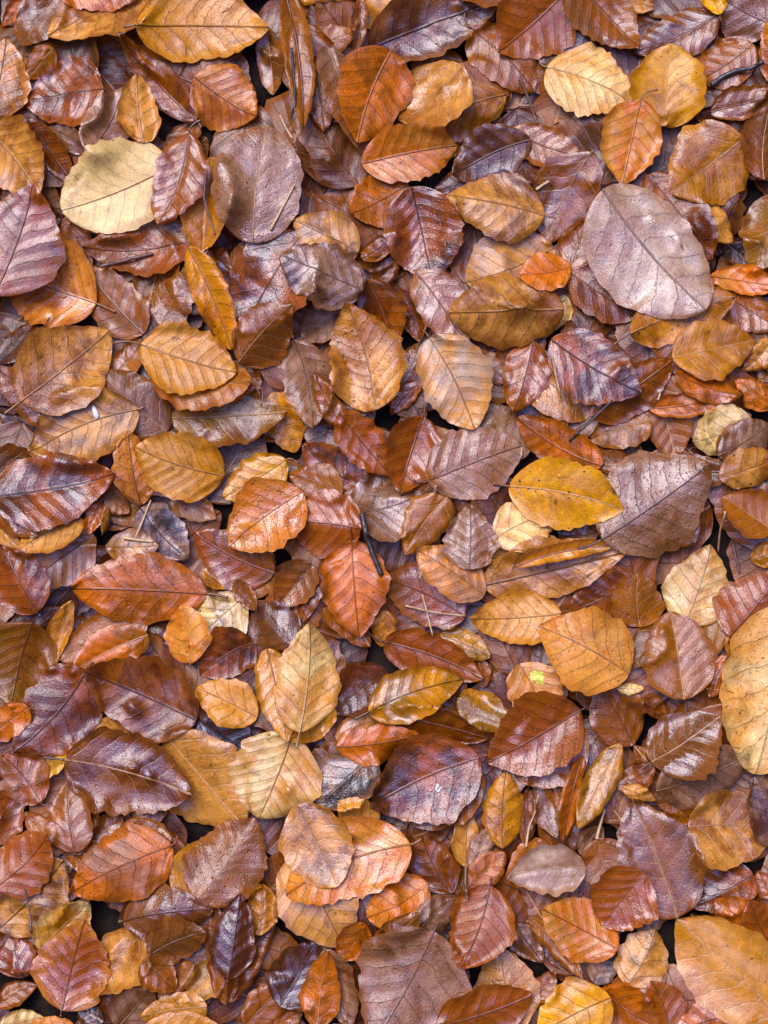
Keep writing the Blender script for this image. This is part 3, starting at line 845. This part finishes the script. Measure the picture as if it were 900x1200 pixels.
# ------------------------------------------------------------------ twigs, needles and specks lying on top
def strand(name, pts, width_px, mat, label, cat, bumpy=0., taper=.75, group=None):
    R = random.Random(label)
    a = [at(x, y, .03) for x, y in pts]
    zz = float(np.mean([height(p[0:1], p[1:2])[0] for p in a]))
    a = np.array([at(x, y, zz) for x, y in pts])
    uu = np.linspace(0, 1, 16 if bumpy == 0 else 30)
    kk = np.linspace(0, 1, len(a))
    x, y = np.interp(uu, kk, a[:, 0]), np.interp(uu, kk, a[:, 1])
    for arr in (x, y):
        for _ in range(2): arr[1:-1] = (arr[:-2] + arr[2:] + 2 * arr[1:-1]) / 4
    r = width_px * .0003 * (1 - (1 - taper) * uu)
    if bumpy:
        r = r * (1 + bumpy * np.array([R.uniform(-.5, 1) if R.random() < .35 else 0 for _ in uu]))
    hz = height(x, y) + r * .8
    # a stiff piece: straight between its two highest supports
    co = np.polyfit(uu, hz, 1); z = np.polyval(co, uu); z += max(0, np.percentile(hz - z, 85))
    z = np.maximum(z, hz)
    for _ in range(3): z[1:-1] = np.maximum(hz[1:-1], (z[:-2] + z[2:]) / 2)
    org = np.array((x[0], y[0], z[0]))
    o = link(name, tube_mesh(name, np.column_stack((x, y, z)) - org, r, mat, None, 8))
    o.location = org; o['label'] = label; o['category'] = cat
    if group: o['group'] = group
    return o
TW, ND, ST = 'dark twigs among the leaves', 'dry needles on the leaves', 'loose leaf stalks'
strand('twig', [(833, 101), (846, 91), (862, 84), (878, 82), (892, 76)], 6.5, M_TWIG, 'dark bent twig lying right of the rounded yellow leaf', 'twig', .25, .8, TW)
strand('twig', [(424, 603), (430, 630), (437, 650), (447, 674)], 7, M_TWIG, 'thick black stub of twig beside the orange red drop-shaped leaf', 'twig', .18, .9, TW)
strand('twig', [(667, 517), (685, 500), (698, 488), (716, 471)], 2.8, M_TWIG, 'thin grey twig below the glossy plum leaf', 'twig', .2, .8, TW)
strand('twig', [(342, 60), (345, 95), (346, 122), (341, 138)], 3.5, M_TWIG, 'thin dark upright twig right of the large golden leaf', 'twig', .2, .7, TW)
strand('leaf_stalk', [(119, 314), (150, 305), (179, 297)], 5, M_STALK, 'reddish brown loose stalk on a mauve leaf below the pale cream leaf', 'stalk', .1, .8, ST)
strand('leaf_stalk', [(608, 92), (620, 118), (630, 146)], 3.2, M_STALK, 'straight brown loose stalk left of the dark-veined cream leaf', 'stalk', .1, .8, ST)
strand('leaf_stalk', [(243, 205), (240, 236), (253, 278)], 3, M_STALK, 'bent brown loose stalk right of the pale cream leaf', 'stalk', .1, .8, ST)
strand('leaf_stalk', [(858, 637), (861, 652), (866, 672)], 4, M_STALK, 'short loose stalk below and right of the giant mauve leaf', 'stalk', .1, .8, ST)
strand('leaf_stalk', [(546, 1016), (545, 1032), (547, 1052)], 4.5, M_STALK, 'upright loose stalk above and left of the slit rusty red leaf', 'stalk', .1, .8, ST)
strand('needle', [(317, 270), (331, 244), (345, 217)], 4, M_NEEDLE, 'pale straw needle lying across the drop-sprinkled brown leaf', 'needle', 0, .6, ND)
strand('needle', [(328, 134), (335, 150), (343, 164)], 3.2, M_NEEDLE, 'short pale needle above the drop-sprinkled brown leaf', 'needle', 0, .8, ND)
strand('needle', [(475, 710), (510, 718), (547, 722)], 2.6, M_NEEDLE, 'long level needle crossing the needle-crossed mauve leaf', 'needle', 0, .6, ND)
strand('needle', [(495, 697), (501, 720), (507, 746)], 2.8, M_NEEDLE, 'upright pale needle crossing a level one on a mauve red leaf', 'needle', 0, .7, ND)
strand('needle', [(145, 630), (162, 633), (180, 635)], 5, M_NEEDLE, 'thick straw coloured needle lying level above the long rust orange leaf', 'needle', 0, .5, ND)
strand('needle', [(160, 629), (168, 610), (177, 586)], 3, M_NEEDLE, 'slanting pale needle left of the small bright yellow leaf', 'needle', 0, .7, ND)
strand('needle', [(628, 223), (635, 218), (643, 213)], 4, M_NEEDLE, 'tiny pale needle stub right of the veined tan oval leaf', 'needle', 0, .8, ND)
strand('needle', [(645, 420), (650, 442), (656, 468)], 2.8, M_NEEDLE, 'pale needle standing left of the glossy plum leaf', 'needle', 0, .6, ND)
strand('needle', [(842, 603), (841, 622), (843, 646)], 3, M_NEEDLE, 'white needle in the gap right of the giant mauve leaf', 'needle', 0, .7, ND)
strand('needle', [(616, 992), (620, 968), (628, 950)], 2.8, M_NEEDLE, 'thin yellow needle right of the upright golden brown leaf', 'needle', 0, .5, ND)
strand('needle', [(699, 983), (704, 965), (709, 948)], 4, M_NEEDLE, 'pale needle below the curled golden ochre leaf', 'needle', 0, .7, ND)
strand('needle', [(37, 1093), (37, 1072), (29, 1041)], 3, M_STALK, 'reddish needle over dull brown leaf below the shiny crimson leaf', 'needle', 0, .6, ND)
def speck(name, px, py, blobs, label, cat):
    p = at(px, py, .03); zz = float(height(p[0:1], p[1:2])[0]); p = at(px, py, zz)
    vs, fs = [], []
    for dx, dy, rx, ry, rot in blobs:
        c0 = len(vs); n_, m_ = 6, 12
        zz = float(height(np.array([p[0] + dx * .0006]), np.array([p[1] + dy * .0006]))[0])
        for i in range(n_ + 1):
            th = math.pi * i / n_
            for j in range(m_):
                ph = 2 * math.pi * j / m_
                a, b = rx * .0006 * math.sin(th) * math.cos(ph), ry * .0006 * math.sin(th) * math.sin(ph)
                k = 1 + .12 * math.sin(3 * ph + i)
                vs.append((dx * .0006 + k * (a * math.cos(rot) - b * math.sin(rot)), dy * .0006 + k * (a * math.sin(rot) + b * math.cos(rot)), min(rx, ry) * .0005 * math.cos(th) + zz + .0006))
        for i in range(n_):
            for j in range(m_):
                fs.append((c0 + i * m_ + j, c0 + (i + 1) * m_ + j, c0 + (i + 1) * m_ + (j + 1) % m_, c0 + i * m_ + (j + 1) % m_))
    z0 = min(v[2] for v in vs)
    me = bpy.data.meshes.new(name); me.from_pydata([(a, b, c - z0) for a, b, c in vs], [], fs)
    me.polygons.foreach_set('use_smooth', [True] * len(fs)); me.materials.append(M_PALE)
    o = link(name, me); o.location = (p[0], p[1], z0); o['label'] = label; o['category'] = cat
speck('seed_husk', 112, 484, [(0, 0, 3.4, 9, .3)], 'small white oval husk on a tan leaf below the broad wet tan leaf', 'husk')
speck('bird_dropping', 513, 925, [(0, 4, 2.4, 3.0, 0.4), (1.6, -1, 1.5, 3.6, -.5), (-1.5, 0, 1.2, 3, .3), (1.5, -6, 1.2, 1.4, 0), (4, 2, .9, 1.2, 0)], 'tiny white dropping on the big violet red leaf', 'dropping')

# ------------------------------------------------------------------ light: overcast daylight, cool sky
EL, AZ = math.radians(58), math.radians(-35)          # AZ measured from +Y (top of the picture) towards +X
w = bpy.data.worlds.new('World'); S.world = w; w.use_nodes = True
nt = w.node_tree
sky = nt.nodes.new('ShaderNodeTexSky'); sky.sky_type = 'NISHITA'; sky.sun_disc = False
sky.sun_elevation = EL; sky.sun_rotation = AZ; sky.air_density = 1.0; sky.dust_density = 1.0; sky.ozone_density = 2.0
# unseen woodland darkens the low sky; its opening is shaped for the leaf sheen
tc = nt.nodes.new('ShaderNodeTexCoord'); sp_ = nt.nodes.new('ShaderNodeSeparateXYZ')
nt.links.new(tc.outputs['Generated'], sp_.inputs[0])
crown = noise(nt, tc.outputs['Generated'], 3.5, 6, .7)
dt = nt.nodes.new('ShaderNodeVectorMath'); dt.operation = 'DOT_PRODUCT'
nt.links.new(tc.outputs['Generated'], dt.inputs[0]); dt.inputs[1].default_value = (-.16, .24, .957)
el = mth(nt, 'ADD', dt.outputs['Value'], mth(nt, 'MULTIPLY', mth(nt, 'SUBTRACT', crown, .5), .5))
opensky = ramp(nt, el, .74, .86)
cloud = ramp(nt, noise(nt, tc.outputs['Generated'], 2.6, 5, .6), .42, .7)
skyc = mixc(nt, mth(nt, 'MULTIPLY_ADD', cloud, .35, .4), sky.outputs[0], (4.8, 5.6, 16.8))
wood = mixc(nt, crown, (.10, .08, .05), (.4, .34, .24))
bg = nt.nodes['Background']; bg.inputs['Strength'].default_value = .15
nt.links.new(mixc(nt, opensky, wood, skyc), bg.inputs['Color'])
sd = bpy.data.lights.new('sun', 'SUN'); sd.energy = 1.5; sd.angle = math.radians(40); sd.color = (1, .93, .82)
so = bpy.data.objects.new('sun', sd); COL.objects.link(so)
so.rotation_euler = (math.pi / 2 - EL, 0, math.pi - AZ)
vs_ = S.view_settings
vs_.view_transform = 'Standard'; vs_.look = 'None'; vs_.gamma = 1; vs_.use_curve_mapping = False
vs_.exposure = 1.28
S.cycles.max_bounces = 5; S.cycles.diffuse_bounces = 3; S.cycles.glossy_bounces = 2; S.cycles.transmission_bounces = 2
